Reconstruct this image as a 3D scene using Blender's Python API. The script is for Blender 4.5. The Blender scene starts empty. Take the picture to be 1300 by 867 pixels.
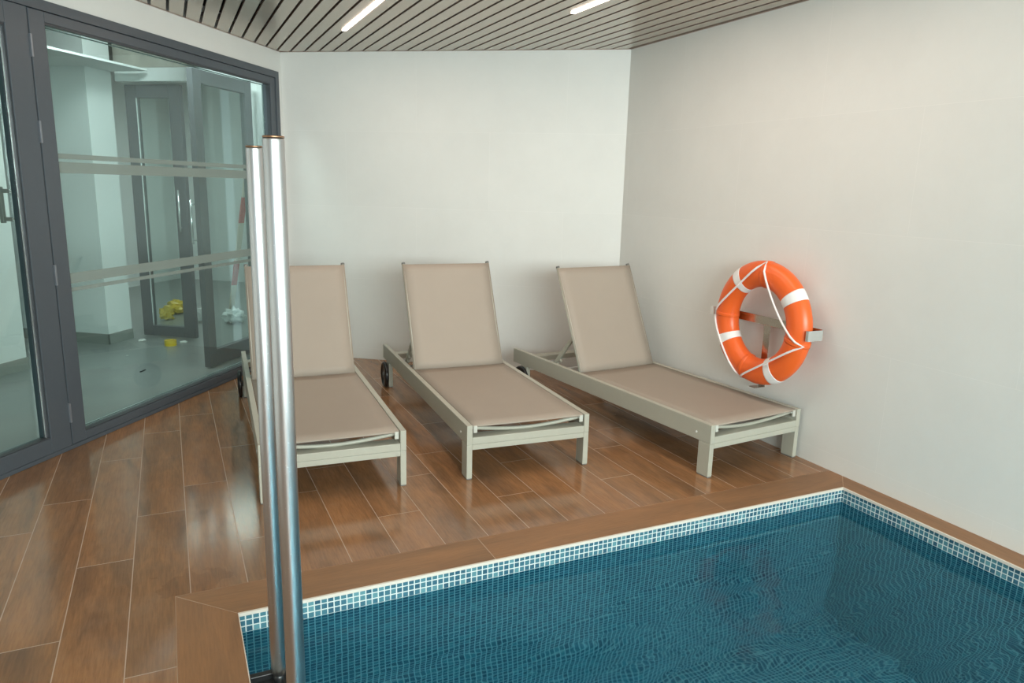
import bpy, bmesh, math, random
from math import radians, sin, cos, pi, sqrt, atan2
from mathutils import Vector, Matrix
random.seed(7)
S = bpy.context.scene
COL = S.collection

# ------------------------------------------------------------------ camera, world, lights, exposure
def make_camera():
    f, yaw, pitch, roll = 925.47, 0.44096012, 0.20840134, 0.02485823
    cy, sy, cp, sp = cos(yaw), sin(yaw), cos(pitch), sin(pitch)
    F = Vector((sy * cp, cy * cp, -sp)); Rt = Vector((cy, -sy, 0)); U = Rt.cross(F)
    cr, sr = cos(roll), sin(roll)
    R2 = Rt * cr + U * sr; U2 = -Rt * sr + U * cr
    cd = bpy.data.cameras.new('camera'); cd.sensor_fit = 'HORIZONTAL'; cd.sensor_width = 36
    cd.lens = f * 36 / 1300; cd.clip_start = 0.05
    c = bpy.data.objects.new('camera', cd); COL.objects.link(c)
    M = Matrix((R2, U2, -F)).transposed().to_4x4(); M.translation = Vector((0, 0, 1.5))
    c.matrix_world = M
    S.camera = c
make_camera()

WORLD_COL, WORLD_STR = (0.80, 0.95, 1.0), 1.0
w = bpy.data.worlds.new('world'); S.world = w; w.use_nodes = True
w.node_tree.nodes['Background'].inputs[0].default_value = (*WORLD_COL, 1)
w.node_tree.nodes['Background'].inputs[1].default_value = WORLD_STR

def area(name, loc, target, sx, sy_, power, col):
    l = bpy.data.lights.new(name, 'AREA'); l.shape = 'RECTANGLE'; l.size = sx; l.size_y = sy_
    l.energy = power; l.color = col
    o = bpy.data.objects.new(name, l); COL.objects.link(o); o.location = loc
    o.rotation_euler = (Vector(target) - Vector(loc)).to_track_quat('-Z', 'Y').to_euler()
    return o
area('window_daylight', (0.9, -3.55, 1.85), (0.7, 4.5, 1.5), 4.4, 1.3, 270, (0.88, 1.0, 0.98))
area('hall_void_fill', (0.07, 6.09, 2.93), (-0.45, 6.5, 0.0), 0.5, 1.2, 44, (0.90, 1.0, 0.985))  # unseen fill added in the ceiling void to brighten the hall
area('hall_back_fill', (0.6, 9.2, 2.7), (0.6, 9.2, 0), 1.2, 1.2, 22, (0.92, 1.0, 0.97))  # added fill, brightens the space past the hall doors
S.view_settings.view_transform = 'Standard'; S.view_settings.look = 'None'
S.view_settings.gamma = 1; S.view_settings.use_curve_mapping = False
S.view_settings.exposure = 0.65
S.cycles.use_denoising = True
S.cycles.max_bounces = 10; S.cycles.transmission_bounces = 8; S.cycles.transparent_max_bounces = 16
S.cycles.sample_clamp_indirect = 6.0

# ------------------------------------------------------------------ helpers
def link(o): COL.objects.link(o); return o
def tag(o, label=None, cat=None, group=None, kind=None):
    if label: o['label'] = label
    if cat: o['category'] = cat
    if group: o['group'] = group
    if kind: o['kind'] = kind
    return o
def empty(name, loc=(0, 0, 0), rz=0.0):
    o = bpy.data.objects.new(name, None); link(o); o.location = loc; o.rotation_euler = (0, 0, rz)
    o.empty_display_size = 0.05
    return o
def obj(name, bm, mat, parent=None, smooth=False, bevel=0.0, seg=2, recalc=True):
    me = bpy.data.meshes.new(name)
    if recalc: bmesh.ops.recalc_face_normals(bm, faces=bm.faces)
    bm.to_mesh(me); bm.free()
    mats = mat if isinstance(mat, (list, tuple)) else [mat]
    for m in mats: me.materials.append(m)
    if smooth:
        for p in me.polygons: p.use_smooth = True
    o = bpy.data.objects.new(name, me); link(o)
    if parent: o.parent = parent
    if bevel:
        b = o.modifiers.new('bevel', 'BEVEL'); b.width = bevel; b.segments = seg; b.limit_method = 'ANGLE'
        b.angle_limit = radians(40)
    return o
def BM(): return bmesh.new()
def box(bm, x0, x1, y0, y1, z0, z1, M=None, mi=0):
    vs = [bm.verts.new(Vector((x, y, z)) if M is None else M(x, y, z)) for z in (z0, z1) for (x, y) in ((x0, y0), (x1, y0), (x1, y1), (x0, y1))]
    for q in ((0, 1, 2, 3), (4, 5, 6, 7), (0, 1, 5, 4), (1, 2, 6, 5), (2, 3, 7, 6), (3, 0, 4, 7)):
        bm.faces.new([vs[i] for i in q]).material_index = mi
    return vs
def prism(bm, pts, z0, z1, M=None):
    T = (lambda x, y, z: Vector((x, y, z))) if M is None else M
    a = [bm.verts.new(T(x, y, z0)) for x, y in pts]; b = [bm.verts.new(T(x, y, z1)) for x, y in pts]
    bm.faces.new(a); bm.faces.new(b)
    n = len(pts)
    for i in range(n): bm.faces.new((a[i], a[(i + 1) % n], b[(i + 1) % n], b[i]))
def tube(bm, pts, r, n=12, closed=False, cap=True, ry=None):
    pts = [Vector(p) for p in pts]; m = len(pts); rings = []
    up = None
    for i, p in enumerate(pts):
        a = pts[(i - 1) % m] if (closed or i > 0) else p
        b = pts[(i + 1) % m] if (closed or i < m - 1) else p
        t = (b - a).normalized()
        if up is None:
            up = Vector((0, 0, 1)) if abs(t.z) < 0.9 else Vector((1, 0, 0))
        sd = t.cross(up)
        sd.normalize(); up2 = sd.cross(t).normalized(); up = up2
        rr = r[i] if isinstance(r, (list, tuple)) else r
        rv = ry if ry else rr
        rings.append([bm.verts.new(p + sd * cos(2 * pi * k / n) * rr + up2 * sin(2 * pi * k / n) * rv) for k in range(n)])
    for i in range(m if closed else m - 1):
        A, B = rings[i], rings[(i + 1) % m]
        for k in range(n): bm.faces.new((A[k], A[(k + 1) % n], B[(k + 1) % n], B[k]))
    if cap and not closed:
        bm.faces.new(rings[0]); bm.faces.new(rings[-1])
def lathe(bm, prof, M, n=32):
    """prof: (radius, height) pairs; M maps local xyz to space; axis = local z"""
    rings = []
    for r, h in prof:
        rings.append([bm.verts.new(M(r * cos(2 * pi * k / n), r * sin(2 * pi * k / n), h)) for k in range(n)] if r > 1e-6 else [bm.verts.new(M(0, 0, h))])
    for A, B in zip(rings, rings[1:]):
        for k in range(n):
            q = [A[k % len(A)], A[(k + 1) % len(A)], B[(k + 1) % len(B)], B[k % len(B)]]
            u = []
            for v in q:
                if v not in u: u.append(v)
            if len(u) > 2: bm.faces.new(u)
def copy_tree(o, parent=None):
    c = o.copy(); COL.objects.link(c); c.parent = parent
    for ch in list(o.children): copy_tree(ch, c)
    return c

# glass wall frame of reference: s runs from the back corner towards the camera, t outwards into the hall
G0 = Vector((0.931, 6.566)); G = Vector((-0.6, -0.8)); OUT = Vector((-0.8, 0.6))
def W(s, t, z):
    p = G0 + G * s + OUT * t
    return Vector((p.x, p.y, z))
HC = 2.54      # ceiling height
C1 = Vector((0.931, 6.566)); C2 = Vector((3.255, 4.92))

# ------------------------------------------------------------------ materials
class NT:
    def __init__(s, name):
        s.m = bpy.data.materials.new(name); s.m.use_nodes = True; s.t = s.m.node_tree; s.n = s.t.nodes; s.b = s.n['Principled BSDF']
        s.out = s.n['Material Output']
    def new(s, ty, **kw):
        n = s.n.new(ty)
        for k, v in kw.items():
            if k.startswith('_'): setattr(n, k[1:], v)
        return n
    def lk(s, a, b): s.t.links.new(a, b)
    def val(s, x): return x
    def math(s, op, a, b=None, c=None):
        n = s.n.new('ShaderNodeMath'); n.operation = op
        for i, v in enumerate((a, b, c)):
            if v is None: continue
            if isinstance(v, (int, float)): n.inputs[i].default_value = v
            else: s.lk(v, n.inputs[i])
        return n.outputs[0]
    def mix(s, fac, a, b, blend='MIX'):
        n = s.n.new('ShaderNodeMix'); n.data_type = 'RGBA'; n.blend_type = blend
        for i, v in ((0, fac), (6, a), (7, b)):
            if isinstance(v, (int, float)): n.inputs[i].default_value = v
            elif isinstance(v, tuple): n.inputs[i].default_value = (*v, 1) if len(v) == 3 else v
            else: s.lk(v, n.inputs[i])
        return n.outputs[2]
    def ramp(s, fac, stops):
        n = s.n.new('ShaderNodeValToRGB'); e = n.color_ramp.elements
        while len(e) < len(stops): e.new(0.5)
        for el, (p, c) in zip(e, stops): el.position = p; el.color = (*c, 1)
        s.lk(fac, n.inputs[0]); return n.outputs[0]
    def noise(s, vec, scale, detail=4, rough=0.5, dist=0.0):
        n = s.n.new('ShaderNodeTexNoise'); n.inputs['Scale'].default_value = scale; n.inputs['Detail'].default_value = detail
        n.inputs['Roughness'].default_value = rough; n.inputs['Distortion'].default_value = dist
        if vec is not None: s.lk(vec, n.inputs['Vector'])
        return n.outputs['Fac']
    def coord(s):
        n = s.n.new('ShaderNodeTexCoord'); return n.outputs['Object']
    def sep(s, v):
        n = s.n.new('ShaderNodeSeparateXYZ'); s.lk(v, n.inputs[0]); return n.outputs
    def comb(s, x, y, z=0.0):
        n = s.n.new('ShaderNodeCombineXYZ')
        for i, v in enumerate((x, y, z)):
            if isinstance(v, (int, float)): n.inputs[i].default_value = v
            else: s.lk(v, n.inputs[i])
        return n.outputs[0]
    def white(s, v):
        n = s.n.new('ShaderNodeTexWhiteNoise'); n.noise_dimensions = '3D'; s.lk(v, n.inputs['Vector']); return n.outputs
    def bump(s, h, strength=0.2, dist=0.002, to=None):
        n = s.n.new('ShaderNodeBump'); n.inputs['Strength'].default_value = strength; n.inputs['Distance'].default_value = dist
        s.lk(h, n.inputs['Height']); s.lk(n.outputs[0], (to or s.b).inputs['Normal']); return n
    def setb(s, **kw):
        for k, v in kw.items():
            k = k.replace('_', ' ')
            i = s.b.inputs[k]
            if isinstance(v, tuple): i.default_value = (*v, 1) if len(v) == 3 else v
            elif isinstance(v, (int, float)): i.default_value = v
            else: s.lk(v, i)
        return s

def plain(name, col, rough=0.5, metal=0.0, var=0.06, scale=30, bump=0.0, spec=0.5, coat=0.0):
    t = NT(name)
    c = t.coord(); n = t.noise(c, scale, 3)
    a = tuple(x * (1 - var) for x in col); b = tuple(min(1, x * (1 + var)) for x in col)
    t.setb(Base_Color=t.mix(n, a, b), Roughness=rough, Metallic=metal)
    t.b.inputs['Specular IOR Level'].default_value = spec
    if coat: t.b.inputs['Coat Weight'].default_value = coat; t.b.inputs['Coat Roughness'].default_value = 0.08
    if bump: t.bump(n, bump, 0.001)
    return t.m

def wood_color(t, px, py, rnd, rnd2):
    """grain along local y; px across, py along, rnd/rnd2 random values per plank"""
    ox = t.math('MULTIPLY', rnd, 37.0); oy = t.math('MULTIPLY', rnd2, 53.0)
    v1 = t.comb(t.math('ADD', px, ox), t.math('ADD', t.math('MULTIPLY', py, 0.16), oy), 0.0)
    v2 = t.comb(t.math('ADD', t.math('MULTIPLY', px, 3.0), ox), t.math('ADD', t.math('MULTIPLY', py, 0.22), oy), 1.0)
    broad = t.noise(v1, 8.0, 5, 0.55, 1.2)
    wv = t.n.new('ShaderNodeTexWave'); wv.wave_type = 'RINGS'; wv.rings_direction = 'Z'
    wv.inputs['Scale'].default_value = 2.6; wv.inputs['Distortion'].default_value = 5.5; wv.inputs['Detail'].default_value = 3; wv.inputs['Detail Scale'].default_value = 1.6
    t.lk(v1, wv.inputs['Vector'])
    fine = t.noise(v2, 40.0, 6, 0.65, 0.4)
    base = t.ramp(broad, [(0.28, (0.165, 0.100, 0.064)), (0.42, (0.245, 0.142, 0.086)), (0.55, (0.300, 0.172, 0.100)), (0.72, (0.385, 0.212, 0.115))])
    base = t.mix(t.math('MULTIPLY', wv.outputs['Fac'], 0.32), base, (0.33, 0.175, 0.090))
    base = t.mix(0.42, base, t.ramp(fine, [(0.3, (0.30, 0.30, 0.32)), (0.6, (0.72, 0.72, 0.72))]), 'OVERLAY')
    tint = t.ramp(rnd, [(0.0, (0.74, 0.675, 0.56)), (0.5, (0.86, 0.775, 0.64)), (1.0, (0.96, 0.83, 0.66))])
    return t.mix(1.0, base, tint, 'MULTIPLY'), fine

GROUT = (0.46, 0.33, 0.24)
def floor_mat():
    t = NT('wood_look_tile'); c = t.sep(t.coord())
    x = t.math('ADD', c[0], 0.012 + 4.0); y = c[1]
    col = t.math('FLOOR', t.math('DIVIDE', x, 0.2)); fx = t.math('SUBTRACT', x, t.math('MULTIPLY', col, 0.2))
    # col 20 <=> k=0 ; stagger by k mod 3: 0 -> 3.60, 1 -> 2.90, 2 -> 3.31  (20 mod 3 = 2)
    m = t.math('MODULO', t.math('ADD', col, 1.0), 3.0)
    off = t.math('ADD', t.math('MULTIPLY', t.math('COMPARE', m, 0.0, 0.1), 3.60),
                 t.math('ADD', t.math('MULTIPLY', t.math('COMPARE', m, 1.0, 0.1), 2.90), t.math('MULTIPLY', t.math('COMPARE', m, 2.0, 0.1), 3.31)))
    yy = t.math('ADD', t.math('SUBTRACT', y, off), 24.0 * 1.2)
    yy = t.math('DIVIDE', yy, 1.207)
    row = t.math('FLOOR', yy); fy = t.math('MULTIPLY', t.math('SUBTRACT', yy, row), 1.207)
    dx = t.math('MINIMUM', fx, t.math('SUBTRACT', 0.2, fx)); dy = t.math('MINIMUM', fy, t.math('SUBTRACT', 1.207, fy))
    d = t.math('MINIMUM', dx, dy)
    g = t.math('LESS_THAN', d, 0.0017)
    r = t.white(t.comb(col, row, 3.0)); r2 = t.white(t.comb(col, row, 9.0))
    wc, fine = wood_color(t, fx, fy, r[0], r2[0])
    rough = t.math('ADD', t.math('MULTIPLY', t.noise(t.coord(), 2.2, 4, 0.6), 0.14), 0.07)
    rough = t.math('ADD', rough, t.math('MULTIPLY', g, 0.5))
    # dried water marks near the pool corner
    wet = t.math('SUBTRACT', 1.0, t.math('DIVIDE', t.math('POWER', t.math('ADD', t.math('POWER', t.math('SUBTRACT', c[0], 0.0), 2.0), t.math('MULTIPLY', t.math('POWER', t.math('SUBTRACT', y, 2.78), 2.0), 1.8)), 0.5), 0.26))
    wet = t.math('MULTIPLY', t.math('GREATER_THAN', t.math('ADD', wet, t.math('MULTIPLY', t.math('SUBTRACT', t.noise(t.coord(), 9.0, 3), 0.5), 1.9)), 0.48), 0.4)
    cc = t.mix(wet, wc, t.mix(1.0, wc, (0.62, 0.52, 0.42), 'MULTIPLY'))
    dust = t.math('MULTIPLY', t.math('SUBTRACT', t.noise(t.coord(), 5.0, 6, 0.7), 0.48), 0.9)
    dn = t.n.new('ShaderNodeClamp'); t.lk(dust, dn.inputs[0])
    cc = t.mix(t.math('MULTIPLY', dn.outputs[0], 0.45), cc, (0.42, 0.33, 0.26))
    t.setb(Base_Color=t.mix(g, cc, GROUT), Roughness=rough)
    t.b.inputs['IOR'].default_value = 1.48
    h = t.math('SUBTRACT', t.math('MULTIPLY', fine, 0.12), g)
    t.bump(h, 0.25, 0.001)
    return t.m
def coping_mat(name, along):    # along: 0 = grain along x, 1 = along y
    t = NT(name); c = t.sep(t.coord())
    a, b = (c[0], c[1]) if along == 0 else (c[1], c[0])
    q = t.math('DIVIDE', t.math('ADD', a, 12.2 * 0.1 * 10 - 1.135 + (0 if along == 0 else 0.805)), 1.22)
    row = t.math('FLOOR', q); fa = t.math('MULTIPLY', t.math('SUBTRACT', q, row), 1.22)
    d = t.math('MINIMUM', fa, t.math('SUBTRACT', 1.22, fa)); g = t.math('LESS_THAN', d, 0.0016)
    r = t.white(t.comb(row, float(along) + 4.0, 2.0)); r2 = t.white(t.comb(row, float(along) + 7.0, 5.0))
    wc, fine = wood_color(t, b, a, r[0], r2[0])
    wc = t.mix(0.45, wc, (0.24, 0.128, 0.062))
    t.setb(Base_Color=t.mix(g, wc, GROUT), Roughness=0.42)
    t.b.inputs['IOR'].default_value = 1.38
    t.bump(t.math('SUBTRACT', t.math('MULTIPLY', fine, 0.12), g), 0.25, 0.001)
    return t.m
def mosaic_mat():
    t = NT('pool_mosaic'); P = 0.0241
    geo = t.n.new('ShaderNodeNewGeometry'); pos = t.sep(geo.outputs['Position']); nor = t.sep(geo.outputs['Normal'])
    isx = t.math('GREATER_THAN', t.math('ABSOLUTE', nor[0]), 0.5); isz = t.math('GREATER_THAN', t.math('ABSOLUTE', nor[2]), 0.5)
    u = t.math('ADD', t.math('MULTIPLY', pos[0], t.math('SUBTRACT', 1.0, isx)), t.math('MULTIPLY', pos[1], isx))
    v = t.math('ADD', t.math('MULTIPLY', pos[2], t.math('SUBTRACT', 1.0, isz)), t.math('MULTIPLY', pos[1], isz))
    u = t.math('DIVIDE', t.math('ADD', u, 10.0 - 0.135 + 0.0012), P); v = t.math('DIVIDE', t.math('ADD', v, 200 * P + 0.010 + 0.0), P)
    cu, cv = t.math('FLOOR', u), t.math('FLOOR', v)
    fu, fv = t.math('SUBTRACT', u, cu), t.math('SUBTRACT', v, cv)
    d = t.math('MINIMUM', t.math('MINIMUM', fu, t.math('SUBTRACT', 1.0, fu)), t.math('MINIMUM', fv, t.math('SUBTRACT', 1.0, fv)))
    g = t.math('LESS_THAN', d, 0.09)
    r = t.white(t.comb(cu, cv, isx))
    cloud = t.noise(geo.outputs['Position'], 90.0, 3)
    tile = t.ramp(r[0], [(0.0, (0.022, 0.075, 0.135)), (0.45, (0.045, 0.135, 0.20)), (0.8, (0.075, 0.20, 0.255)), (1.0, (0.15, 0.33, 0.37))])
    tile = t.mix(t.math('MULTIPLY', cloud, 0.35), tile, (0.10, 0.27, 0.31))
    rough = t.math('ADD', t.math('MULTIPLY', g, 0.5), 0.12)
    t.setb(Base_Color=t.mix(g, tile, (0.66, 0.72, 0.69)), Roughness=rough)
    t.bump(t.math('SUBTRACT', 1.0, g), 0.25, 0.001)
    return t.m
def water_mat():
    t = NT('pool_water'); t.n.remove(t.b)
    gl = t.n.new('ShaderNodeBsdfGlass'); gl.inputs['IOR'].default_value = 1.37; gl.inputs['Roughness'].default_value = 0.055
    gl.inputs['Color'].default_value = (0.40, 0.755, 0.875, 1)
    t.lk(gl.outputs[0], t.out.inputs['Surface'])
    c = t.coord(); s = t.sep(c)
    near = t.n.new('ShaderNodeMapRange'); near.inputs['From Min'].default_value = 2.5; near.inputs['From Max'].default_value = 0.9
    near.inputs['To Min'].default_value = 0.25; near.inputs['To Max'].default_value = 1.9; t.lk(s[1], near.inputs['Value'])
    v = t.comb(t.math('MULTIPLY', s[0], 0.38), s[1], 0.0)
    n1 = t.noise(v, 4.2, 1, 0.5, 0.6)
    n2 = t.noise(v, 13.0, 1, 0.5, 0.8)
    h = t.math('ADD', n1, t.math('MULTIPLY', n2, 0.09))
    h = t.math('MULTIPLY', h, near.outputs[0])
    b = t.n.new('ShaderNodeBump'); b.inputs['Strength'].default_value = 1.0; b.inputs['Distance'].default_value = 0.013
    t.lk(h, b.inputs['Height']); t.lk(b.outputs[0], gl.inputs['Normal'])
    return t.m
def wall_mat(name, ux, uy, u0, col=(0.76, 0.765, 0.735)):
    """large-format stone-look tiles; u = x*ux + y*uy - u0"""
    t = NT(name); geo = t.n.new('ShaderNodeNewGeometry'); p = t.sep(geo.outputs['Position'])
    u = t.math('SUBTRACT', t.math('ADD', t.math('MULTIPLY', p[0], ux), t.math('MULTIPLY', p[1], uy)), u0 - 122.0)
    z = t.math('DIVIDE', t.math('ADD', p[2], 6.1 - 0.11), 0.6085)
    row = t.math('FLOOR', z); fz = t.math('MULTIPLY', t.math('SUBTRACT', z, row), 0.6085)
    half = t.math('MULTIPLY', t.math('MODULO', row, 2.0), 0.61)
    uu = t.math('DIVIDE', t.math('ADD', u, half), 1.22); cu = t.math('FLOOR', uu); fu = t.math('MULTIPLY', t.math('SUBTRACT', uu, cu), 1.22)
    d = t.math('MINIMUM', t.math('MINIMUM', fu, t.math('SUBTRACT', 1.22, fu)), t.math('MINIMUM', fz, t.math('SUBTRACT', 0.6085, fz)))
    g = t.math('LESS_THAN', d, 0.0011)
    r = t.white(t.comb(cu, row, 1.0))
    n1 = t.noise(geo.outputs['Position'], 3.0, 6, 0.65); n2 = t.noise(geo.outputs['Position'], 55.0, 4, 0.7)
    a = tuple(x * 0.93 for x in col)
    cc = t.mix(n1, a, tuple(min(1, x * 1.05) for x in col))
    cc = t.mix(t.math('MULTIPLY', n2, 0.09), cc, tuple(x * 0.82 for x in col))
    cc = t.mix(t.math('MULTIPLY', r[0], 0.10), cc, tuple(x * 0.86 for x in col))
    t.setb(Base_Color=t.mix(t.math('MULTIPLY', g, 0.3), cc, (0.90, 0.89, 0.86)), Roughness=0.55)
    t.bump(t.math('ADD', n2, g), 0.12, 0.001)
    return t.m
def glass_mat(name, tint):
    t = NT(name); t.n.remove(t.b)
    tr = t.n.new('ShaderNodeBsdfTransparent'); tr.inputs[0].default_value = (*tint, 1)
    gs = t.n.new('ShaderNodeBsdfGlossy'); gs.inputs['Roughness'].default_value = 0.0; gs.inputs['Color'].default_value = (0.9, 0.97, 0.95, 1)
    lw = t.n.new('ShaderNodeLayerWeight'); lw.inputs[0].default_value = 0.5
    mx = t.n.new('ShaderNodeMixShader'); f = t.math('ADD', 0.045, t.math('MULTIPLY', t.math('POWER', lw.outputs['Facing'], 5.0), 0.9))
    t.lk(f, mx.inputs[0]); t.lk(tr.outputs[0], mx.inputs[1]); t.lk(gs.outputs[0], mx.inputs[2]); t.lk(mx.outputs[0], t.out.inputs['Surface'])
    return t.m
def frosted_mat():
    t = NT('frosted_film'); t.n.remove(t.b)
    tr = t.n.new('ShaderNodeBsdfTransparent'); tr.inputs[0].default_value = (0.9, 0.95, 0.93, 1)
    df = t.n.new('ShaderNodeBsdfDiffuse'); df.inputs[0].default_value = (0.30, 0.355, 0.33, 1)
    mx = t.n.new('ShaderNodeMixShader'); mx.inputs[0].default_value = 0.72
    t.lk(tr.outputs[0], mx.inputs[1]); t.lk(df.outputs[0], mx.inputs[2]); t.lk(mx.outputs[0], t.out.inputs['Surface'])
    return t.m
def sling_mat():
    t = NT('sling_textile'); s = t.sep(t.coord())
    wx = t.math('SINE', t.math('MULTIPLY', s[0], 2200.0)); wy = t.math('SINE', t.math('MULTIPLY', s[1], 2200.0))
    h = t.math('MULTIPLY', wx, wy); n = t.noise(t.coord(), 5.0, 3)
    col = t.mix(n, (0.385, 0.325, 0.268), (0.410, 0.347, 0.287))
    t.setb(Base_Color=col, Roughness=0.62)
    tr = t.n.new('ShaderNodeBsdfTransparent'); mx = t.n.new('ShaderNodeMixShader'); mx.inputs[0].default_value = 0.11
    t.lk(t.b.outputs[0], mx.inputs[1]); t.lk(tr.outputs[0], mx.inputs[2]); t.lk(mx.outputs[0], t.out.inputs['Surface'])
    t.bump(h, 0.05, 0.0005)
    return t.m
def steel_mat(name, rough, col=(0.66, 0.67, 0.68)):
    t = NT(name); s = t.sep(t.coord())
    v = t.comb(t.math('MULTIPLY', s[0], 60.0), t.math('MULTIPLY', s[1], 60.0), t.math('MULTIPLY', s[2], 3.0))
    n = t.noise(v, 6.0, 3); sp = t.noise(t.coord(), 160.0, 1)
    drops = t.math('GREATER_THAN', sp, 0.74)
    t.setb(Base_Color=t.mix(t.math('MULTIPLY', drops, 0.5), col, (0.85, 0.86, 0.86)), Metallic=1.0,
           Roughness=t.math('ADD', t.math('MULTIPLY', n, 0.08), rough))
    t.bump(t.math('ADD', n, t.math('MULTIPLY', drops, 2.0)), 0.05, 0.0005)
    return t.m
def emis(name, col, st):
    t = NT(name); t.setb(Base_Color=(0.9, 0.9, 0.9)); t.b.inputs['Emission Color'].default_value = (*col, 1); t.b.inputs['Emission Strength'].default_value = st
    return t.m

M_FLOOR = floor_mat(); M_COPX = coping_mat('coping_tile_long', 0); M_COPY = coping_mat('coping_tile_side', 1)
M_MOS = mosaic_mat(); M_WATER = water_mat()
M_WR = wall_mat('wall_tile_right', 0, 1, 3.645)
_d = (C2 - C1).normalized()
M_WB = wall_mat('wall_tile_back', _d.x, _d.y, _d.x * 0.931 + _d.y * 6.566 + 0.55)
M_WL = wall_mat('wall_tile_left', -0.6, -0.8, -0.6 * 0.931 - 0.8 * 6.566 + 0.35)
M_TRIM = plain('cream_grout_trim', (0.72, 0.66, 0.58), 0.5)
M_FRAME = plain('anthracite_aluminium', (0.072, 0.087, 0.103), 0.38, 0.0, 0.05)
M_FRAME2 = plain('anthracite_groove', (0.045, 0.05, 0.058), 0.45)
M_GLASS = glass_mat('clear_glass', (0.88, 0.955, 0.94)); M_GLASS2 = glass_mat('hall_glass', (0.90, 0.94, 0.93)); M_FROST = frosted_mat()
M_CHROME = plain('bright_spacer', (0.75, 0.78, 0.78), 0.25, 0.8)
M_SLAT = plain('slat_metal', (0.53, 0.475, 0.395), 0.25, 0.45, 0.03, 3)
M_SLATSIDE = plain('slat_edge', (0.30, 0.21, 0.17), 0.4, 0.4)  # reflected floor brown put into the slat sides; the brown trim shares it
M_VOID = plain('ceiling_void', (0.008, 0.008, 0.009), 0.9)
M_LAMP = emis('lamp_diffuser', (1.0, 0.78, 0.66), 9.0)
M_ALU = plain('lounger_frame_paint', (0.44, 0.43, 0.36), 0.38, 0.0, 0.03)
M_CAP = plain('pale_end_cap', (0.56, 0.56, 0.50), 0.4); M_SLING = sling_mat(); M_SEAM = plain('sling_seam', (0.36, 0.29, 0.225), 0.7)
M_BLACK = plain('black_rubber', (0.012, 0.012, 0.013), 0.28); M_GREYP = plain('grey_plastic', (0.16, 0.16, 0.15), 0.45)
M_WHITEP = plain('white_plastic', (0.80, 0.80, 0.77), 0.4)
M_STEEL = steel_mat('brushed_stainless', 0.28, (0.52, 0.53, 0.54)); M_STEELB = steel_mat('bracket_stainless', 0.14, (0.50, 0.48, 0.44))
M_WARMRIM = plain('warm_reflection_rim', (0.30, 0.17, 0.10), 0.3, 0.8)  # warm lamp reflection put into the pole rim colour
M_ORANGE = plain('orange_plastic', (0.86, 0.135, 0.022), 0.34, 0.0, 0.05, 8, 0.05)
M_TAPE = plain('reflective_white_tape', (0.86, 0.85, 0.84), 0.35); M_ROPE = plain('white_rope', (0.84, 0.80, 0.79), 0.7, bump=0.4, scale=300)
M_HWALL = plain('white_plaster', (0.80, 0.83, 0.82), 0.8, 0, 0.03, 4); M_HFLOOR = plain('grey_screed_tile', (0.25, 0.27, 0.26), 0.28, 0, 0.16, 2.2)
M_HBASE = plain('grey_baseboard', (0.30, 0.31, 0.29), 0.5); M_PLAST = plain('rough_plaster', (0.42, 0.40, 0.35), 0.95, 0, 0.5, 7, 0.6)
M_DARKC = plain('bare_ceiling', (0.10, 0.10, 0.085), 0.9, 0, 0.5, 4)
M_HDOOR = plain('hall_door_frame', (0.12, 0.125, 0.135), 0.45)
M_YEL = plain('yellow_tape', (0.75, 0.52, 0.04), 0.35); M_BAG = plain('crumpled_film', (0.72, 0.76, 0.74), 0.35)
M_RED = plain('red_stripe', (0.55, 0.05, 0.04), 0.5); M_LADD = plain('ladder_cream', (0.72, 0.66, 0.55), 0.5)

# ------------------------------------------------------------------ pool + floor
PXL, PXR, PYB, PYF = 0.135, 3.130, 2.508, -2.6
WLN = -0.081     # water level
def struct(name, bm, mat, **k):
    o = obj(name, bm, mat, **k); o['kind'] = 'structure'; return o
bm = BM()   # floor with the pool cut out (ring of quads), 3 cm thick slabs
fx0 = -6.4
def floor_pt(y): # x of the glass wall line at y
    return 0.931 + (y - 6.566) * 0.75
cx0, cyb = PXL - 0.2, PYB + 0.2
prism(bm, [(floor_pt(PYF) , PYF), (cx0, PYF), (cx0, cyb), (floor_pt(cyb), cyb)], -0.05, 0.0)
prism(bm, [(floor_pt(cyb), cyb), (3.255, cyb), (3.255, 4.92), (0.931, 6.566)], -0.05, 0.0)
prism(bm, [(floor_pt(-3.6), -3.6), (3.255, -3.6), (3.255, PYF), (floor_pt(PYF), PYF)], -0.05, 0.0)
struct('floor', bm, M_FLOOR)
def mitre(name, pts, mat):
    b = BM(); prism(b, pts, -0.00025, 0.0); return struct(name, b, mat)
g_ = 0.0014
mitre('pool_coping', [(cx0 + 2 * g_, cyb - g_), (3.255, cyb - g_), (3.255, cyb - 0.085), (PXR, PYB), (PXL, PYB)], M_COPX)
mitre('pool_coping', [(cx0 + g_, PYF), (PXL, PYF), (PXL, PYB - 2 * g_), (cx0 + g_, cyb - 4 * g_)], M_COPY)
mitre('pool_coping', [(PXR, PYF), (3.255, PYF), (3.255, cyb - 0.090), (PXR, PYB - 2 * g_)], M_COPY)
b = BM(); box(b, cx0, 3.255, PYB + 0.001, cyb, -0.05, -0.0003); box(b, cx0, PXL - 0.001, PYF, PYB + 0.001, -0.05, -0.0003); box(b, PXR + 0.001, 3.255, PYF, PYB + 0.001, -0.05, -0.0003)
struct('pool_coping_bed', b, plain('coping_grout', GROUT, 0.8))
b = BM()    # cream edging strip along the pool rim
box(b, PXL, PXR, PYB - 0.009, PYB, -0.012, 0.0005); box(b, PXL, PXL + 0.003, PYF, PYB - 0.009, -0.012, 0.0003); box(b, PXR - 0.009, PXR, PYF, PYB - 0.009, -0.012, 0.0005)
struct('pool_edge_trim', b, M_TRIM)
PD = -1.5
b = BM()    # basin
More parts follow.
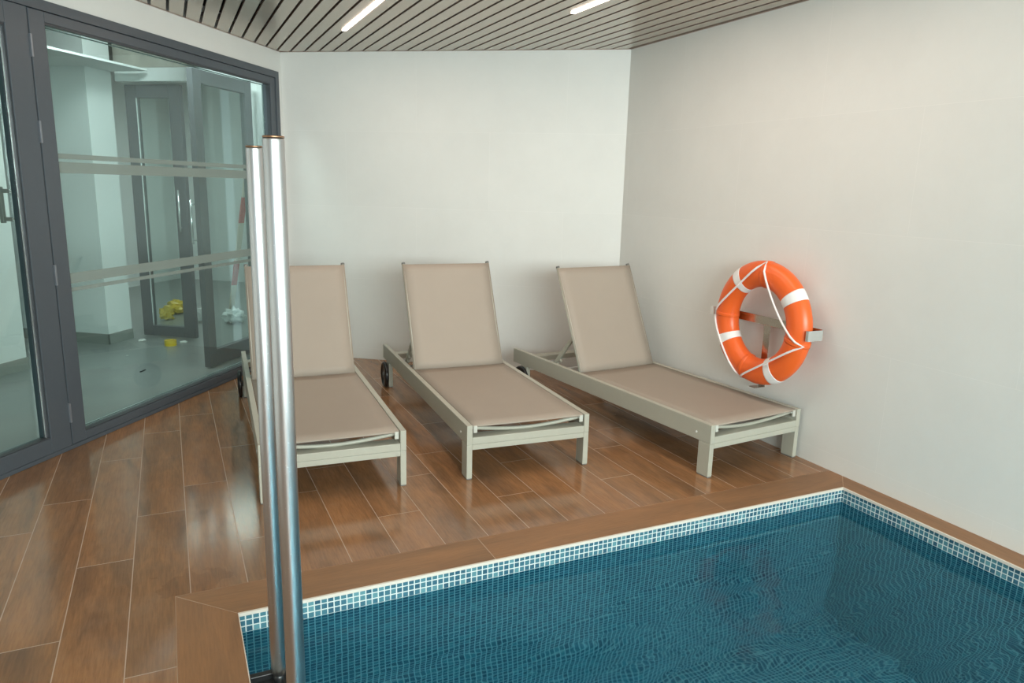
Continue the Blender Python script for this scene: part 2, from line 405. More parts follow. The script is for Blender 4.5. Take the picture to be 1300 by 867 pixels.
v = [b.verts.new(p) for p in ((PXL, PYF, PD), (PXR, PYF, PD), (PXR, PYB, PD), (PXL, PYB, PD), (PXL, PYF, -.012), (PXR, PYF, -.012), (PXR, PYB, -.012), (PXL, PYB, -.012))]
for q in ((0, 1, 2, 3), (0, 4, 5, 1), (1, 5, 6, 2), (2, 6, 7, 3), (3, 7, 4, 0)): b.faces.new([v[i] for i in q])
o = struct('pool_basin', b, M_MOS)
sm = o.modifiers.new('thick', 'SOLIDIFY'); sm.thickness = 0.1; sm.offset = 1.0
b = BM()    # water surface with gentle real waves
NX, NY = 150, 220
def wave(x, y):
    a = min(1.0, max(0.12, (2.5 - y) / 1.6))
    return a * (0.0016 * sin(9 * x + 5 * y + 1.3 * sin(3 * y)) + 0.0012 * sin(-6 * x + 13 * y + 2 * sin(4 * x)) + 0.0007 * sin(21 * x + 17 * y + sin(9 * x)) + 0.0006 * sin(-17 * x + 27 * y))
rows = []
for j in range(NY + 1):
    y = PYF + 0.001 + (PYB - PYF - 0.002) * j / NY
    rows.append([b.verts.new((PXL + 0.001 + (PXR - PXL - 0.002) * i / NX, y, WLN + wave(PXL + (PXR - PXL) * i / NX, y))) for i in range(NX + 1)])
for j in range(NY):
    for i in range(NX): b.faces.new((rows[j][i], rows[j][i + 1], rows[j + 1][i + 1], rows[j + 1][i]))
o = obj('pool_water', b, M_WATER, smooth=True, recalc=False)
tag(o, 'clear rippling teal water filling the mosaic lined pool', 'water', None, 'stuff')

# ------------------------------------------------------------------ walls and ceiling
b = BM(); box(b, 3.255, 3.40, -3.6, 5.1, -0.05, 3.1); struct('wall_right', b, M_WR)
b = BM(); box(b, -7.0, 3.40, -3.75, -3.6, -0.05, 1.15); box(b, -7.0, 3.40, -3.75, -3.6, 2.52, 3.1)
for x in (-7.0, -3.6, -0.4, 3.0): box(b, x, x + 0.12, -3.75, -3.6, 1.15, 2.52)
struct('wall_front', b, M_WR)
b = BM()
n = Vector((-_d.y, _d.x))
A_, B_ = C1 - _d * 0.0, C2 + _d * 0.10
prism(b, [A_, B_, B_ + n * 0.15, A_ + n * 0.15], -0.05, 3.1); struct('wall_back', b, M_WB)
DS0, DS1 = 0.065, 3.36     # s range of the glazed opening
b = BM()
box(b, -0.06, DS0, 0.0, 0.12, 0.0, 3.1, W); box(b, DS0, DS1, 0.0, 0.12, 2.375, 3.1, W); box(b, DS1, 13.0, 0.0, 0.12, -0.05, 3.1, W)
box(b, DS0, DS1, 0.0, 0.12, -0.05, 0.0, W)
struct('wall_left', b, M_WL)

# slatted metal ceiling: slats run along y, ends cut at the walls
b = BM()
xs0 = 1.202
def y_end(x):
    a = 6.566 + (x - 0.931) * (8 / 6.) if x < 0.931 else 6.566 + (x - 0.931) * (4.92 - 6.566) / (3.255 - 0.931)
    return a - 0.012
k = -60
while k < 21:
    xa = xs0 + k * 0.1013 + 0.009; xb = xa + 0.0833
    if xa > 3.25: break
    xb = min(xb, 3.246)
    ya, yb = y_end(xa), y_end(xb)
    if min(ya, yb) > -3.4:
        y0 = -3.5
        def q(pts, mi):
            f = b.faces.new([b.verts.new(p) for p in pts]); f.material_index = mi
        q([(xa, y0, HC), (xb, y0, HC), (xb, yb, HC), (xa, ya, HC)], 0)
        q([(xa, y0, HC), (xa, ya, HC), (xa, ya, HC + 0.018), (xa, y0, HC + 0.018)], 1)
        q([(xb, y0, HC), (xb, yb, HC), (xb, yb, HC + 0.018), (xb, y0, HC + 0.018)], 1)
        q([(xa, y0, HC + 0.018), (xb, y0, HC + 0.018), (xb, yb, HC + 0.018), (xa, ya, HC + 0.018)], 1)
    k += 1
struct('ceiling', b, [M_SLAT, M_SLATSIDE])
b = BM()
prism(b, [(-6.6, -3.6), (3.255, -3.6), (3.255, 4.92), (0.931, 6.566)], 2.66, 2.72)
struct('ceiling_void', b, M_VOID)
b = BM()    # steel carriers seen between the slats
for i in range(14):
    y = 6.2 - i * 0.62
    box(b, -6.0 if y < 0 else floor_pt(y) + 0.05, 3.2 if y < 4.9 else 0.95 + (6.5 - y) * 1.3, y, y + 0.03, HC + 0.0185, HC + 0.05)
struct('ceiling_carrier', b, plain('carrier', (0.10, 0.10, 0.11), 0.5))
b = BM()    # thin brown wall angle around the ceiling
def strip(p, q_, side):
    d = (q_ - p).normalized(); nn = Vector((d.y, -d.x)) * side
    prism(b, [p, q_, q_ + nn * 0.011, p + nn * 0.011], HC - 0.002, HC + 0.004)
strip(C1, C2, 1); strip(C1, C1 + G * 12, -1); strip(C2, Vector((3.255, -3.6)), 1)
struct('trim_1', b, M_SLATSIDE)

# ------------------------------------------------------------------ glazed wall: fixed window and door leaf
TF = -0.014
win = empty('window_1', W(1.2, 0, 0)); win['kind'] = 'structure'
def gobj(name, bm, mat, parent, **k):
    o = obj(name, bm, mat, None, **k); o.parent = parent; o.matrix_parent_inverse = Matrix.Translation(-parent.location); return o
def rect_frame(s0, s1, z0, z1, wl, wr, wb, wt, t0, t1):
    b = BM()
    box(b, s0, s0 + wl, t0, t1, z0, z1, W); box(b, s1 - wr, s1, t0, t1, z0, z1, W)
    box(b, s0 + wl, s1 - wr, t0, t1, z0, z0 + wb, W); box(b, s0 + wl, s1 - wr, t0, t1, z1 - wt, z1, W)
    return b
gobj('outer_frame', rect_frame(DS0, DS1, 0.001, 2.375, 0.05, 0.05, 0.022, 0.052, TF, 0.075), M_FRAME, win, bevel=0.002)
gobj('sash_frame', rect_frame(DS0 + 0.052, 2.498, 0.023, 2.321, 0.074, 0.098, 0.046, 0.052, TF + 0.008, 0.065), M_FRAME, win, bevel=0.003)
b = rect_frame(DS0 + 0.126, 2.400, 0.069, 2.269, 0.007, 0.007, 0.007, 0.010, 0.0, 0.03); gobj('glazing_gasket', b, M_FRAME2, win)
b = BM(); box(b, DS0 + 0.128, 2.398, 0.054, 0.057, 0.071, 2.267, W); gobj('pane', b, M_GLASS, win)
b = rect_frame(DS0 + 0.134, 2.392, 0.076, 2.259, 0.006, 0.006, 0.006, 0.006, 0.058, 0.066); gobj('glazing_spacer', b, M_CHROME, win)
for z0, z1 in ((1.592, 1.620), (1.516, 1.576), (0.911, 0.969), (0.866, 0.888)):
    b = BM(); box(b, DS0 + 0.136, 2.390, 0.0525, 0.0533, z0, z1, W); gobj('frosted_band', b, M_FROST, win)
door = empty('door_1', W(2.9, 0, 0)); door['kind'] = 'structure'
gobj('leaf_frame', rect_frame(2.510, 3.300, 0.023, 2.321, 0.135, 0.135, 0.085, 0.105, TF + 0.004, 0.065), M_FRAME, door, bevel=0.003)
gobj('glazing_gasket', rect_frame(2.642, 3.168, 0.106, 2.218, 0.007, 0.007, 0.007, 0.010, -0.004, 0.03), M_FRAME2, door)
b = BM(); box(b, 2.650, 3.160, 0.001, 0.008, 0.112, 2.210, W)
bb = BM(); box(bb, 2.648, 3.162, 0.034, 0.037, 0.110, 2.212, W); gobj('pane', bb, M_GLASS, door)
b.free()
b = BM(); box(b, 2.650, 2.657, 0.012, 0.017, 0.112, 2.210, W); gobj('glazing_spacer', b, M_CHROME, door)
b = BM(); box(b, 2.4985, 2.5095, 0.0, 0.05, 0.023, 2.321, W); gobj('rebate', b, M_FRAME2, door)
for z in (2.14, 1.72, 0.98, 0.21):
    b = BM(); box(b, 2.500, 2.511, TF - 0.006, TF + 0.01, z - 0.055, z + 0.055, W)
    gobj('hinge', b, plain('hinge_grey', (0.24, 0.26, 0.29), 0.35, 0.5), door, bevel=0.002)
b = BM(); box(b, 2.665, 2.685, 0.09, 0.11, 1.26, 1.44, W); box(b, 2.668, 2.682, 0.0375, 0.09, 1.41, 1.43, W); box(b, 2.668, 2.682, 0.0375, 0.09, 1.27, 1.29, W)
gobj('handle', b, M_GREYP, door, bevel=0.003)

# ------------------------------------------------------------------ hall beyond the glass
b = BM(); box(b, -4.2, 5.0, 0.121, 4.2, -0.05, 0.0, W); struct('floor_hall', b, M_HFLOOR)
b = BM()
box(b, 1.107, 1.9, 1.683, 2.3, 0, 2.42, W); struct('wall_hall_pillar', b, M_HWALL)
b = BM(); box(b, 1.9, 5.0, 1.683, 2.3, 0, 2.42, W); struct('wall_hall_side', b, M_HWALL)
b = BM(); box(b, -0.14, 0.163, 1.735, 4.2, 0, 3.0, W); struct('wall_hall_corner', b, M_HWALL)
b = BM(); box(b, -0.30, -0.19, 0.121, 1.735, 2.345, 2.46, W); box(b, -0.30, -0.19, 0.121, 0.40, 0, 2.345, W); struct('wall_hall_door', b, M_HWALL)
b = BM(); box(b, -0.30, -0.185, 0.121, 1.735, 2.46, 3.0, W); struct('wall_hall_plaster', b, M_PLAST)
b = BM(); box(b, -4.2, -4.1, 0.121, 4.2, 0, 3.0, W); box(b, -4.2, 5.0, 4.1, 4.2, 0, 3.0, W); box(b, -4.1, -0.30, 0.121, 0.22, 0, 3.0, W); struct('wall_hall_back', b, M_HWALL)
b = BM(); box(b, 4.9, 5.0, 0.13, 4.1, 0, 3.0, W); struct('wall_hall_end', b, M_HWALL)
b = BM(); box(b, -0.14, 4.9, 1.36, 4.1, 2.42, 2.438, W); box(b, 1.5, 4.9, 0.13, 1.36, 2.42, 2.438, W); struct('ceiling_hall', b, M_HWALL)
b = BM(); box(b, -4.2, 5.0, 0.12, 4.2, 3.0, 3.05, W); struct('ceiling_hall_slab', b, M_DARKC)
b = BM(); box(b, -0.18, 1.5, 0.80, 0.90, 2.52, 2.60, W); struct('ceiling_hall_beam', b, M_HWALL)
b = BM()
for (s0, s1, t0, t1) in ((1.095, 5.0, 1.670, 1.683), (1.095, 1.107, 1.683, 2.3), (0.163, 0.175, 1.723, 4.1), (-0.14, 0.175, 1.723, 1.735), (-0.19, -0.178, 0.13, 0.38)):
    box(b, s0, s1, t0, t1, 0, 0.095, W)
o = struct('baseboard_hall', b, M_HBASE)
def leaf(name, orient, base, w_, h_, st, rl, label=None):
    """glazed door leaf: w_ wide, h_ high, stile st, bottom rail rl; orient maps (u,d,z)"""
    r = empty(name, orient(w_ / 2, 0, 0)); r['kind'] = 'structure'
    b = BM()
    box(b, 0, st, 0, .05, base, h_, orient); box(b, w_ - st, w_, 0, .05, base, h_, orient); box(b, st, w_ - st, 0, .05, base, base + rl, orient); box(b, st, w_ - st, 0, .05, h_ - st, h_, orient)
    gobj('leaf_frame', b, M_HDOOR, r, bevel=0.003)
    b = BM(); box(b, st - .005, w_ - st + .005, .022, .028, base + rl - .005, h_ - st + .005, orient); gobj('pane', b, M_GLASS2, r)
    b = BM(); box(b, st - 0.002, st + 0.008, -.004, .0, base + rl, h_ - st, orient); gobj('glazing_bead', b, M_CHROME, r)
    return r
# closed leaf in the doorway, seen in the plane s = -0.25, then the leaf opened towards the glass
l2 = leaf('door_2', lambda u, d, z: W(-0.255 - d, 1.70 - u, z), 0.012, 0.56, 2.325, 0.115, 0.10)
l3 = leaf('door_3', lambda u, d, z: W(0.70 - u, 0.39 - d, z), 0.012, 0.80, 2.315, 0.10, 0.13)
def at3(u, d, z): return W(0.70 - u, 0.39 - d, z)
b = BM()
tube(b, [at3(.05, -.07, 1.0), at3(.05, -.07, 1.34)], 0.010, 10)
tube(b, [at3(.05, -.005, 1.03), at3(.05, -.07, 1.03)], 0.007, 8); tube(b, [at3(.05, -.005, 1.31), at3(.05, -.07, 1.31)], 0.007, 8)
gobj('handle', b, M_CHROME, l3, smooth=True)
b = BM(); tube(b, [W(-0.21, 1.19, 1.02), W(-0.21, 1.19, 1.40)], 0.009, 10); tube(b, [W(-0.25, 1.19, 1.06), W(-0.21, 1.19, 1.06)], 0.006, 8); tube(b, [W(-0.25, 1.19, 1.36), W(-0.21, 1.19, 1.36)], 0.006, 8)
gobj('handle', b, M_CHROME, l2, smooth=True)

# ------------------------------------------------------------------ sun loungers
FW, FL = 0.705, 2.07
def slab(pts, x0, x1, th):   # sheet following a profile in the y-z plane, between x0 and x1
    b = BM(); n = len(pts); NXs = 8
    def grid(dz):
        g = []
        for i, (y, z, ny, nz, sag) in enumerate(pts):
            g.append([b.verts.new((x0 + (x1 - x0) * k / NXs, y + ny * (dz - sag * (1 - (2 * k / NXs - 1) ** 2)), z + nz * (dz - sag * (1 - (2 * k / NXs - 1) ** 2)))) for k in range(NXs + 1)])
        return g
    T, Bm_ = grid(0), grid(-th)
    for g in (T, Bm_):
        for i in range(n - 1):
            for k in range(NXs): b.faces.new((g[i][k], g[i][k + 1], g[i + 1][k + 1], g[i + 1][k]))
    for i in range(n - 1):
        b.faces.new((T[i][0], T[i + 1][0], Bm_[i + 1][0], Bm_[i][0])); b.faces.new((T[i][NXs], T[i + 1][NXs], Bm_[i + 1][NXs], Bm_[i][NXs]))
    for k in range(NXs):
        b.faces.new((T[0][k], T[0][k + 1], Bm_[0][k + 1], Bm_[0][k])); b.faces.new((T[-1][k], T[-1][k + 1], Bm_[-1][k + 1], Bm_[-1][k]))
    return b
def make_lounger():
    r = empty('sun_lounger')
    ZT, ZB = 0.295, 0.191
    for x in (0, FW - 0.03):
        b = BM(); box(b, x, x + 0.03, 0, FL, ZB, ZT); rail = obj('side_rail', b, M_ALU, r, bevel=0.002)
        b = BM(); xo = x - 0.0025 if x == 0 else x + 0.0325
        tube(b, [(xo, 0.105, 0.232), (x + 0.015, 0.105, 0.232)], 0.006, 12); obj('screw_cap', b, M_WHITEP, rail)
    for y0 in (0.0, FL - 0.08):
        b = BM(); box(b, 0.0302, FW - 0.0302, y0 + 0.0005, y0 + 0.08, ZB, 0.229); obj('crossbar', b, M_ALU, r, bevel=0.002)
    for y0 in (0.0, FL - 0.20):
        for x in (0, FW - 0.03):
            b = BM(); box(b, x, x + 0.03, y0 + 0.0005, y0 + 0.085, 0.006, ZB - 0.0008); lg = obj('leg', b, M_ALU, r, bevel=0.002)
            b = BM(); box(b, x + 0.002, x + 0.028, y0 + 0.003, y0 + 0.082, 0, 0.006); obj('foot_pad', b, M_GREYP, lg)
        if y0 == 0:
            b = BM(); box(b, 0.0302, FW - 0.0302, y0 + 0.0005, y0 + 0.03, 0.162, ZB - 0.0008); obj('leg_brace', b, M_ALU, r, bevel=0.002)
    # sling seat on its inner frame
    for x in (0.047, FW - 0.047):
        b = BM(); tube(b, [(x, 0.012, 0.278), (x, 1.225, 0.278)], 0.0125, 12); st = obj('seat_tube', b, M_ALU, r, smooth=True)
        b = BM(); box(b, x - 0.0105, x + 0.0105, 0.004, 0.016, 0.252, 0.290); obj('end_cap', b, M_CAP, st, bevel=0.003)
    pr = [(0.014, 0.288, 0, 1, 0.0)] + [(0.014 + 1.215 * i / 12, 0.2935, 0, 1, 0.003 + 0.009 * sin(pi * i / 12)) for i in range(0, 13)]
    pr[0] = (0.010, 0.286, 0, 1, 0.001)
    obj('seat', slab(pr, 0.0335, FW - 0.0335, 0.003), M_SLING, r, smooth=True)
    b = BM(); pts = []
    for i in range(17):
        u = i / 16; pts.append((0.05 + (FW - 0.10) * u, 0.035 + 0.10 * sin(pi * u) * 0.25, 0.272 - 0.034 * sin(pi * u)))
    tube(b, pts, 0.010, 10); obj('spreader_bar', b, M_ALU, r, smooth=True)
    # backrest
    hy, hz, th, BL = 1.245, 0.285, radians(64.2), 0.745
    cy_, sz_ = cos(th), sin(th)
    def bp(a, d=0): return (hy + a * cy_ - d * sz_, hz + a * sz_ + d * cy_)      # d>0: towards the front of the fabric
    back = slab([(*bp(a, 0.012), -sz_, cy_, 0.001 + 0.010 * sin(pi * min(1, a / BL))) for a in [BL * i / 14 for i in range(15)]], 0.036, FW - 0.036, 0.003)
    bk = obj('backrest', back, M_SLING, r, smooth=True)
    for x in (0.045, FW - 0.045):
        b = BM(); p0, p1 = bp(-0.01), bp(BL + 0.008); tube(b, [(x, *p0), (x, *p1)], 0.012, 12); o_ = obj('back_tube', b, M_ALU, r, smooth=True)
        b = BM(); p0, p1 = bp(BL + 0.004), bp(BL + 0.016); tube(b, [(x, *p0), (x, *p1)], 0.0130, 12); obj('tube_cap', b, M_GREYP, o_, smooth=True)
    b = BM(); tube(b, [(0.045 + (FW - 0.09) * i / 16, *bp(0.655 - 0.028 * sin(pi * i / 16), -0.004)) for i in range(17)], 0.009, 8); obj('back_spreader', b, M_ALU, r, smooth=True)
    b = BM(); box(b, 0.045, FW - 0.045, hy - 0.012, hy + 0.012, 0.262, 0.280); obj('hinge_bar', b, M_ALU, r, bevel=0.003)
    # ratchet support behind the backrest
    a0 = bp(0.27, -0.01); yl, zl = hy + 0.40, 0.225
    for x in (0.075, FW - 0.075):
        sup = BM(); d = Vector((0, yl - a0[0], zl - a0[1])).normalized(); nrm = Vector((0, -d.z, d.y))
        P = lambda u, v, w_: Vector((x + w_, a0[0], a0[1])) + d * u + nrm * v
        L_ = Vector((0, yl - a0[0], zl - a0[1])).length
        for (u0, u1, v0, v1) in ((0, L_, -0.009, 0.009),):
            box(sup, -0.008, 0.008, v0 * 1.5, v1 * 1.5, u0, u1, lambda w_, v_, u_: P(u_, v_, w_))
        for k_ in range(3):
            u0 = L_ - 0.14 + k_ * 0.045; box(sup, -0.007, 0.007, -0.040, -0.013, u0, u0 + 0.014, lambda w_, v_, u_: P(u_, v_, w_))
        obj('backrest_support', sup, M_ALU, r, bevel=0.001)
    b = BM(); tube(b, [(0.031, hy + 0.305, 0.235), (FW - 0.031, hy + 0.305, 0.235)], 0.010, 12); obj('support_bar', b, M_WHITEP, r, smooth=True)
    # wheels at the rear
    for side, x in ((-1, -0.006), (1, FW + 0.006)):
        Mw = lambda a, b_, h, x=x, side=side: Vector((x + side * h, FL - 0.155 + a, 0.095 + b_))
        b = BM(); lathe(b, [(0.030, 0.0), (0.072, 0.001), (0.090, 0.003), (0.095, 0.008), (0.095, 0.022), (0.090, 0.028), (0.078, 0.030), (0.074, 0.024), (0.030, 0.022), (0.0, 0.022)], Mw, 40)
        wh = obj('wheel', b, M_BLACK, r, smooth=True)
        b = BM(); lathe(b, [(0.0, -0.008), (0.020, -0.008), (0.020, 0.026), (0.014, 0.030), (0.0, 0.030)], Mw, 20); obj('hub', b, M_GREYP, wh, smooth=True)
    return r
L2 = make_lounger()
L1 = copy_tree(L2); L3 = copy_tree(L2)
def place(o, x, y, deg, label):
    o.location = (x, y, 0); o.rotation_euler = (0, 0, radians(deg))
    tag(o, label, 'sun lounger', 'taupe sling sun loungers on the pool deck')
place(L2, 1.325, 3.320, -3.3, 'middle one of the three taupe sling sun loungers, its black left wheel in full view')
place(L1, 0.312, 3.405, -3.0, 'taupe sling sun lounger beside the glass wall, partly hidden behind the two steel poles')
place(L3, 2.530, 2.868, 5.2, 'taupe sling sun lounger beside the right wall under the orange lifebuoy')
# ------------------------------------------------------------------ lifebuoy and bracket
RC = Vector((3.122, 3.192, 0.756)); RM, Rm = 0.288, 0.077
ring = empty('lifebuoy', RC)
def rp(ang, rad, d):   # ang measured as seen from the room: 0 = right (-y), 90 = up ; d > 0 towards the room
    return Vector((-d, -rad * cos(ang), rad * sin(ang)))
def torus(b, a0, a1, n, rM, rm, rd, m=20, closed=True):
    rings = []
    cnt = n if closed else n + 1
    for i in range(cnt):
        a = a0 + (a1 - a0) * i / n
        rings.append([b.verts.new(rp(a, rM + rm * cos(2 * pi * k / m), rd * sin(2 * pi * k / m))) for k in range(m)])
    for i in range(n):
        A, B = rings[i], rings[(i + 1) % cnt]
        for k in range(m): b.faces.new((A[k], A[(k + 1) % m], B[(k + 1) % m], B[k]))
    if not closed: b.faces.new(rings[0]); b.faces.new(rings[-1])
b = BM(); torus(b, 0, 2 * pi, 96, RM, Rm, 0.060, 28); obj('ring_body', b, M_ORANGE, ring, smooth=True)
for a in (36, 126, 208, 298):
    b = BM(); torus(b, radians(a - 5.3), radians(a + 5.3), 8, RM, Rm + 0.0015, 0.0615, 28, False); obj('reflective_band', b, M_TAPE, ring, smooth=True)
b = BM()
att = [86, 178, 254, 349]
def rope_pt(a, rad, d): return rp(radians(a), rad, d)
def seg_pts(a0, a1, bend, n=12):
    p0 = Vector((0.361 * cos(radians(a0)), 0.361 * sin(radians(a0)))); p1 = Vector((0.361 * cos(radians(a1)), 0.361 * sin(radians(a1))))
    out = []
    for i in range(n):
        u = i / n; p = p0.lerp(p1, u); nn = -(p0 + p1).normalized() if True else 0
        p = p + Vector(bend) * (4 * u * (1 - u))
        rad = p.length; prof = max(0.0, 1 - ((rad - RM) / Rm) ** 2) ** 0.5 * 0.060
        near_body = 0.034 if rad < RM else 0.0
        d = max(prof, 0.060 if rad < RM else prof) + 0.007
        out.append(Vector((-d, -p.x, p.y)))
    return out
P_ = seg_pts(86, 178, (-0.015, -0.01)) + seg_pts(178, 254, (-0.012, -0.010)) + seg_pts(254, 349, (0.0, 0.0)) + seg_pts(349, 446, (-0.015, -0.045))
tube(b, P_, 0.0062, 8, closed=True); obj('grab_line', b, M_ROPE, ring, smooth=True)
for a in att:
    b = BM(); torus(b, radians(a - 2.2), radians(a + 2.2), 4, RM, Rm + 0.003, 0.063, 24, False); obj('rope_fixing', b, M_ORANGE, ring, smooth=True)
tag(ring, 'orange lifebuoy with four white bands and white rope hanging on the right wall', 'lifebuoy')
br = empty('wall_bracket', (3.255, 3.212, 0.759))
def rel(x0, x1, y0, y1, z0, z1):
    b = BM(); box(b, x0, x1, y0, y1, z0, z1); return b
obj('crossbar', rel(-0.069, -0.065, -0.406, 0.430, -0.025, 0.025), M_STEELB, br, bevel=0.001)
obj('upright', rel(-0.0645, -0.0605, -0.025, 0.025, -0.395, 0.022), M_STEELB, br, bevel=0.001)
for y in (-0.16, 0.16):
    b = BM(); tube(b, [(-0.0648, y, 0), (-0.0004, y, 0)], 0.009, 12); obj('standoff', b, M_STEELB, br, smooth=True)
b = BM(); tube(b, [(-0.0603, 0, -0.315), (-0.0004, 0, -0.315)], 0.009, 12); obj('standoff', b, M_STEELB, br, smooth=True)
b = BM(); box(b, -0.125, -0.065, 0.4302, 0.4342, -0.025, 0.025); box(b, -0.129, -0.125, 0.405, 0.4342, -0.025, 0.025); obj('hook', b, M_WHITEP, br, bevel=0.001)
b = BM(); box(b, -0.168, -0.065, -0.4104, -0.4064, -0.036, 0.022); box(b, -0.172, -0.168, -0.4104, -0.392, -0.036, 0.022); obj('hook', b, plain('hook_steel', (0.62, 0.64, 0.62), 0.25, 0.6), br, bevel=0.001)
b = BM(); box(b, -0.140, -0.0607, -0.025, 0.025, -0.3994, -0.3954); obj('hook', b, M_STEELB, br, bevel=0.001)
tag(br, 'T shaped stainless steel bracket on the right wall holding the lifebuoy', 'bracket')

# ------------------------------------------------------------------ steel poles and pool step
def pole(x, y, r, ztop, label, foot):
    o = empty('steel_pole', (x, y, 0))
    b = BM(); zb = foot
    lathe(b, [(r * 0.55, zb), (r * 0.80, zb + 0.006), (r, zb + 0.03), (r, ztop - 0.004), (r * 0.96, ztop), (r * 0.80, ztop), (r * 0.80, ztop - 0.03), (0, ztop - 0.03)], lambda a, b_, h: Vector((a, b_, h)), 40)
    obj('tube', b, M_STEEL, o, smooth=True).data.polygons
    b = BM(); lathe(b, [(r * 0.985, ztop + 0.0003), (r * 1.01, ztop + 0.002), (r * 0.98, ztop + 0.004), (r * 0.80, ztop + 0.004), (r * 0.80, ztop + 0.0003)], lambda a, b_, h: Vector((a, b_, h)), 40)
    obj('rim', b, M_WARMRIM, o, smooth=True)
    b = BM(); lathe(b, [(0, -0.062), (0.017, -0.062), (0.017, -0.010), (0.014, foot + 0.01), (0, foot + 0.01)], lambda a, b_, h: Vector((a, b_, h)), 24)
    obj('socket', b, M_BLACK, o, smooth=True)
    tag(o, label, 'pole', 'steel poles at the pool edge'); return o
pole(0.222, 2.107, 0.0225, 1.587, 'shorter looking brushed steel pole, farther of the two, its foot visible at the pool edge', 0.0)
pole(0.2075, 1.608, 0.0220, 1.587, 'taller looking brushed steel pole, nearer of the two, in front of the black step', 0.0)
st = empty('pool_step', (0.139, 1.55, -0.052))
b = BM(); box(b, 0.0, 0.150, 0, 0.60, 0.002, 0.022); box(b, 0, 0.150, 0.590, 0.612, 0.0, 0.040); box(b, 0, 0.150, -0.012, 0.0, 0.0, 0.040)
obj('tread', b, M_BLACK, st, bevel=0.003)
M_TAN = plain('tan_pad', (0.34, 0.29, 0.22), 0.5)
for i in range(4):
    for j in range(9):
        x0 = 0.010 + i * 0.036; y0 = 0.030 + j * 0.062
        if abs(x0 - 0.07) < 0.03 and j in (0, 8): continue
        b = BM(); box(b, x0, x0 + 0.022, y0, y0 + 0.034, 0.022, 0.027); obj('grip_pad', b, M_TAN, st, bevel=0.001)
for y in (0.05, 0.55):
    b = BM(); box(b, 0.0005, 0.012, y - 0.02, y + 0.02, -0.003, 0.0015); obj('wall_fixing', b, M_BLACK, st)
tag(st, 'black plastic ladder step with square tan grip pads at the pool edge below the poles', 'pool step')

# ------------------------------------------------------------------ ceiling lamps
def lamp(x, y1, ln, label):
    o = empty('linear_ceiling_light', (x, y1 - ln / 2, HC - 0.001))
    b = BM(); box(b, -0.0145, 0.0145, -ln / 2, ln / 2, -0.006, 0.002); d = obj('diffuser', b, M_LAMP, o, bevel=0.003)
    b = BM(); box(b, -0.0070, 0.0070, -ln / 2, ln / 2, 0.0022, 0.030); obj('housing', b, M_WHITEP, o)
    l = bpy.data.lights.new('lamp_light', 'AREA'); l.shape = 'RECTANGLE'; l.size = 0.028; l.size_y = ln; l.energy = 9; l.color = (1.0, 0.82, 0.70)
    lo = bpy.data.objects.new('lamp_light', l); COL.objects.link(lo); lo.parent = o; lo.location = (0, 0, -0.008)
    tag(o, label, 'ceiling light', 'linear lights set between the ceiling slats')
lamp(1.199, 5.40, 2.4, 'slim glowing linear ceiling light nearer the glass wall, above the middle of the back wall')
lamp(2.300, 4.13, 2.4, 'slim glowing linear ceiling light nearer the right wall, cut by the top of the frame')

# ------------------------------------------------------------------ things in the hall
def blob(name, s, t, z, sx, sy_, sz, mat, seed, label, cat, group=None, rough=0.4):
    rnd = random.Random(seed); b = BM()
    bmesh.ops.create_icosphere(b, subdivisions=3, radius=1)
    ph = [rnd.uniform(0, 6.28) for _ in range(6)]
    for v in b.verts:
        c = v.co; k_ = 1 + rough * (sin(5 * c.x + ph[0]) * sin(6 * c.y + ph[1]) + 0.5 * sin(11 * c.z + ph[2]) * sin(9 * c.x + ph[3])) + rnd.uniform(-.12, .12)
        v.co = Vector((c.x * sx * k_, c.y * sy_ * k_, max(-0.6, c.z) * sz * k_))
    zmin = min(v.co.z for v in b.verts)
    for v in b.verts: v.co.z -= zmin
    o = obj(name, b, mat); o.location = W(s, t, z); o.rotation_euler = (0, 0, rnd.uniform(0, 3)); tag(o, label, cat, group); return o
for i, (s, t, a, c_, h) in enumerate(((-1.15, 1.30, .13, .09, .075), (-1.25, 1.85, .08, .07, .06), (-1.10, 1.60, .07, .07, .09), (-1.22, 1.02, .08, .07, .04))):
    blob('plastic_sheet', s, t, 0, a, c_, h, M_BAG, i, ('largest crumpled white plastic sheet in the debris behind the open hall door', 'flat crumpled white plastic sheet at the back of the debris', 'upright crumpled white plastic sheet left in the debris', 'small crumpled white plastic scrap nearest the steel poles')[i], 'plastic sheet', 'crumpled sheets on the hall floor')
for i, (s, t, a, h) in enumerate(((-1.45, 2.20, .12, .06), (-1.05, 2.05, .07, .07), (-1.75, 2.45, .12, .05))):
    blob('yellow_bag', s, t, 0, a, a * .7, h, M_YEL, 20 + i, ('yellow bag seen through the closed hall door leaf', 'yellow bag in the gap between the two hall doors', 'yellow bag farthest back behind the closed hall door')[i], 'bag', 'yellow bags on the hall floor')
o = None
b = BM(); lathe(b, [(0.034, 0), (0.052, 0), (0.052, 0.05), (0.034, 0.05), (0.034, 0)], lambda x, y, z: Vector((x, y, z)), 28)
o = obj('tape_roll', b, M_YEL, smooth=False); o.location = W(0.03, 1.20, 0.0); tag(o, 'yellow roll of tape on the grey hall floor in front of the doors', 'tape roll')
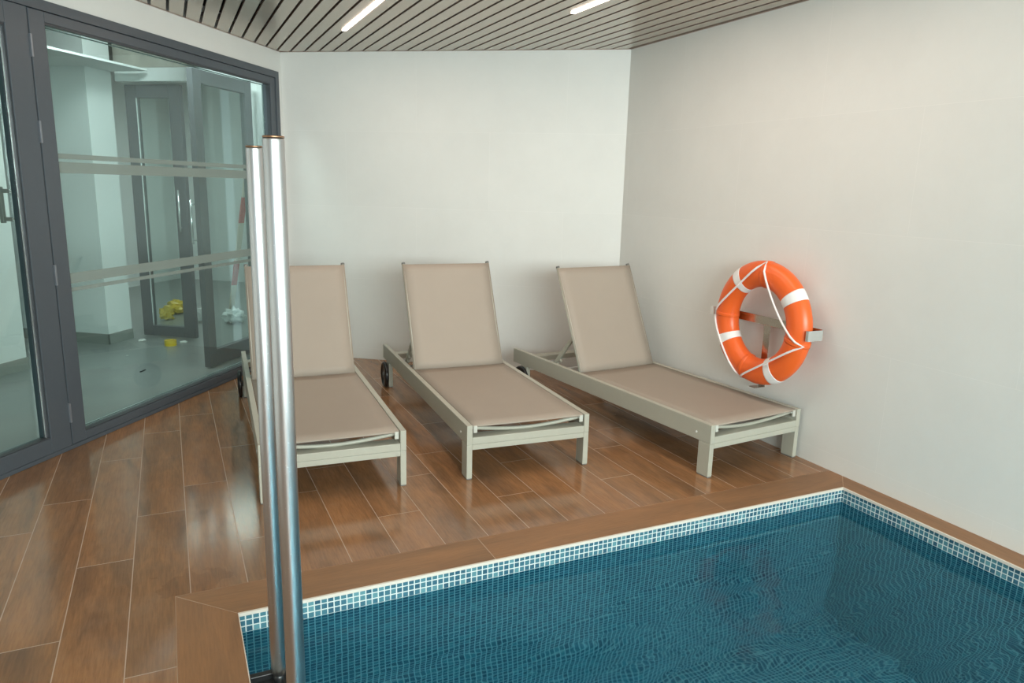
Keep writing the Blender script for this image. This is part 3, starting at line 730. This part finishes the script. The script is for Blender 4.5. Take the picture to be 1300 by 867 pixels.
for i, (s, t, a, lb) in enumerate(((-0.05, 1.56, .028, 'white paper scrap before the closed hall door, left of the tape roll'), (-0.10, 1.16, .026, 'cream paper scrap just right of the yellow tape roll'), (-0.2, 0.93, .014, 'tiny white scrap in the gap between the hall doors'),
                                    (0.51, 1.27, .010, 'tiny white scrap on the open grey hall floor left of the dark chip'))):
    blob('paper_scrap', s, t, 0, a, a * .7, a * .4, M_WHITEP, 40 + i, lb, 'scrap', 'litter on the hall floor')
b = BM(); box(b, -0.035, 0.035, -0.006, 0.006, 0, 0.006)
o = obj('dark_chip', b, M_BLACK); o.location = W(0.91, 0.80, 0); o.rotation_euler = (0, 0, 1.1); tag(o, 'thin dark chip lying on the grey hall floor', 'chip')
# step ladder with red and cream stiles
ld = empty('step_ladder', W(-1.95, 1.40, 0), 0.55)
for sx_ in (-0.20, 0.20):
    for dy, nm in ((-0.34, 'front_stile'), (0.34, 'rear_stile')):
        b = BM(); n_ = 12
        for i in range(n_):
            u0, u1 = i / n_, (i + 1) / n_
            p0 = Vector((sx_ * (1 - 0.45 * u0), dy * (1 - u0) + (0.02 if dy > 0 else -0.02), 1.75 * u0)); p1 = Vector((sx_ * (1 - 0.45 * u1), dy * (1 - u1) + (0.02 if dy > 0 else -0.02), 1.75 * u1))
            ax = 0.030; vs = []
            for p in (p0, p1):
                vs.append([b.verts.new(p + Vector(q_)) for q_ in ((-ax, -.012, 0), (ax, -.012, 0), (ax, .012, 0), (-ax, .012, 0))])
            for k_ in range(4):
                f = b.faces.new((vs[0][k_], vs[0][(k_ + 1) % 4], vs[1][(k_ + 1) % 4], vs[1][k_])); f.material_index = 1 if i in (2, 3, 7, 8) else 0
            if i == 0: b.faces.new(vs[0])
            if i == n_ - 1: b.faces.new(vs[1])
        bmesh.ops.remove_doubles(b, verts=b.verts, dist=0.0005)
        obj(nm, b, [M_LADD, M_RED], ld)
for i in range(5):
    u = (i + 1) / 6; b = BM(); hw = 0.20 * (1 - 0.45 * u) - 0.01
    yc = -0.34 * (1 - u) - 0.02
    box(b, -hw, hw, yc - 0.035, yc + 0.035, 1.75 * u - 0.012, 1.75 * u + 0.012); obj('tread', b, M_LADD, ld)
tag(ld, 'cream and red step ladder standing behind the open hall door', 'ladder')
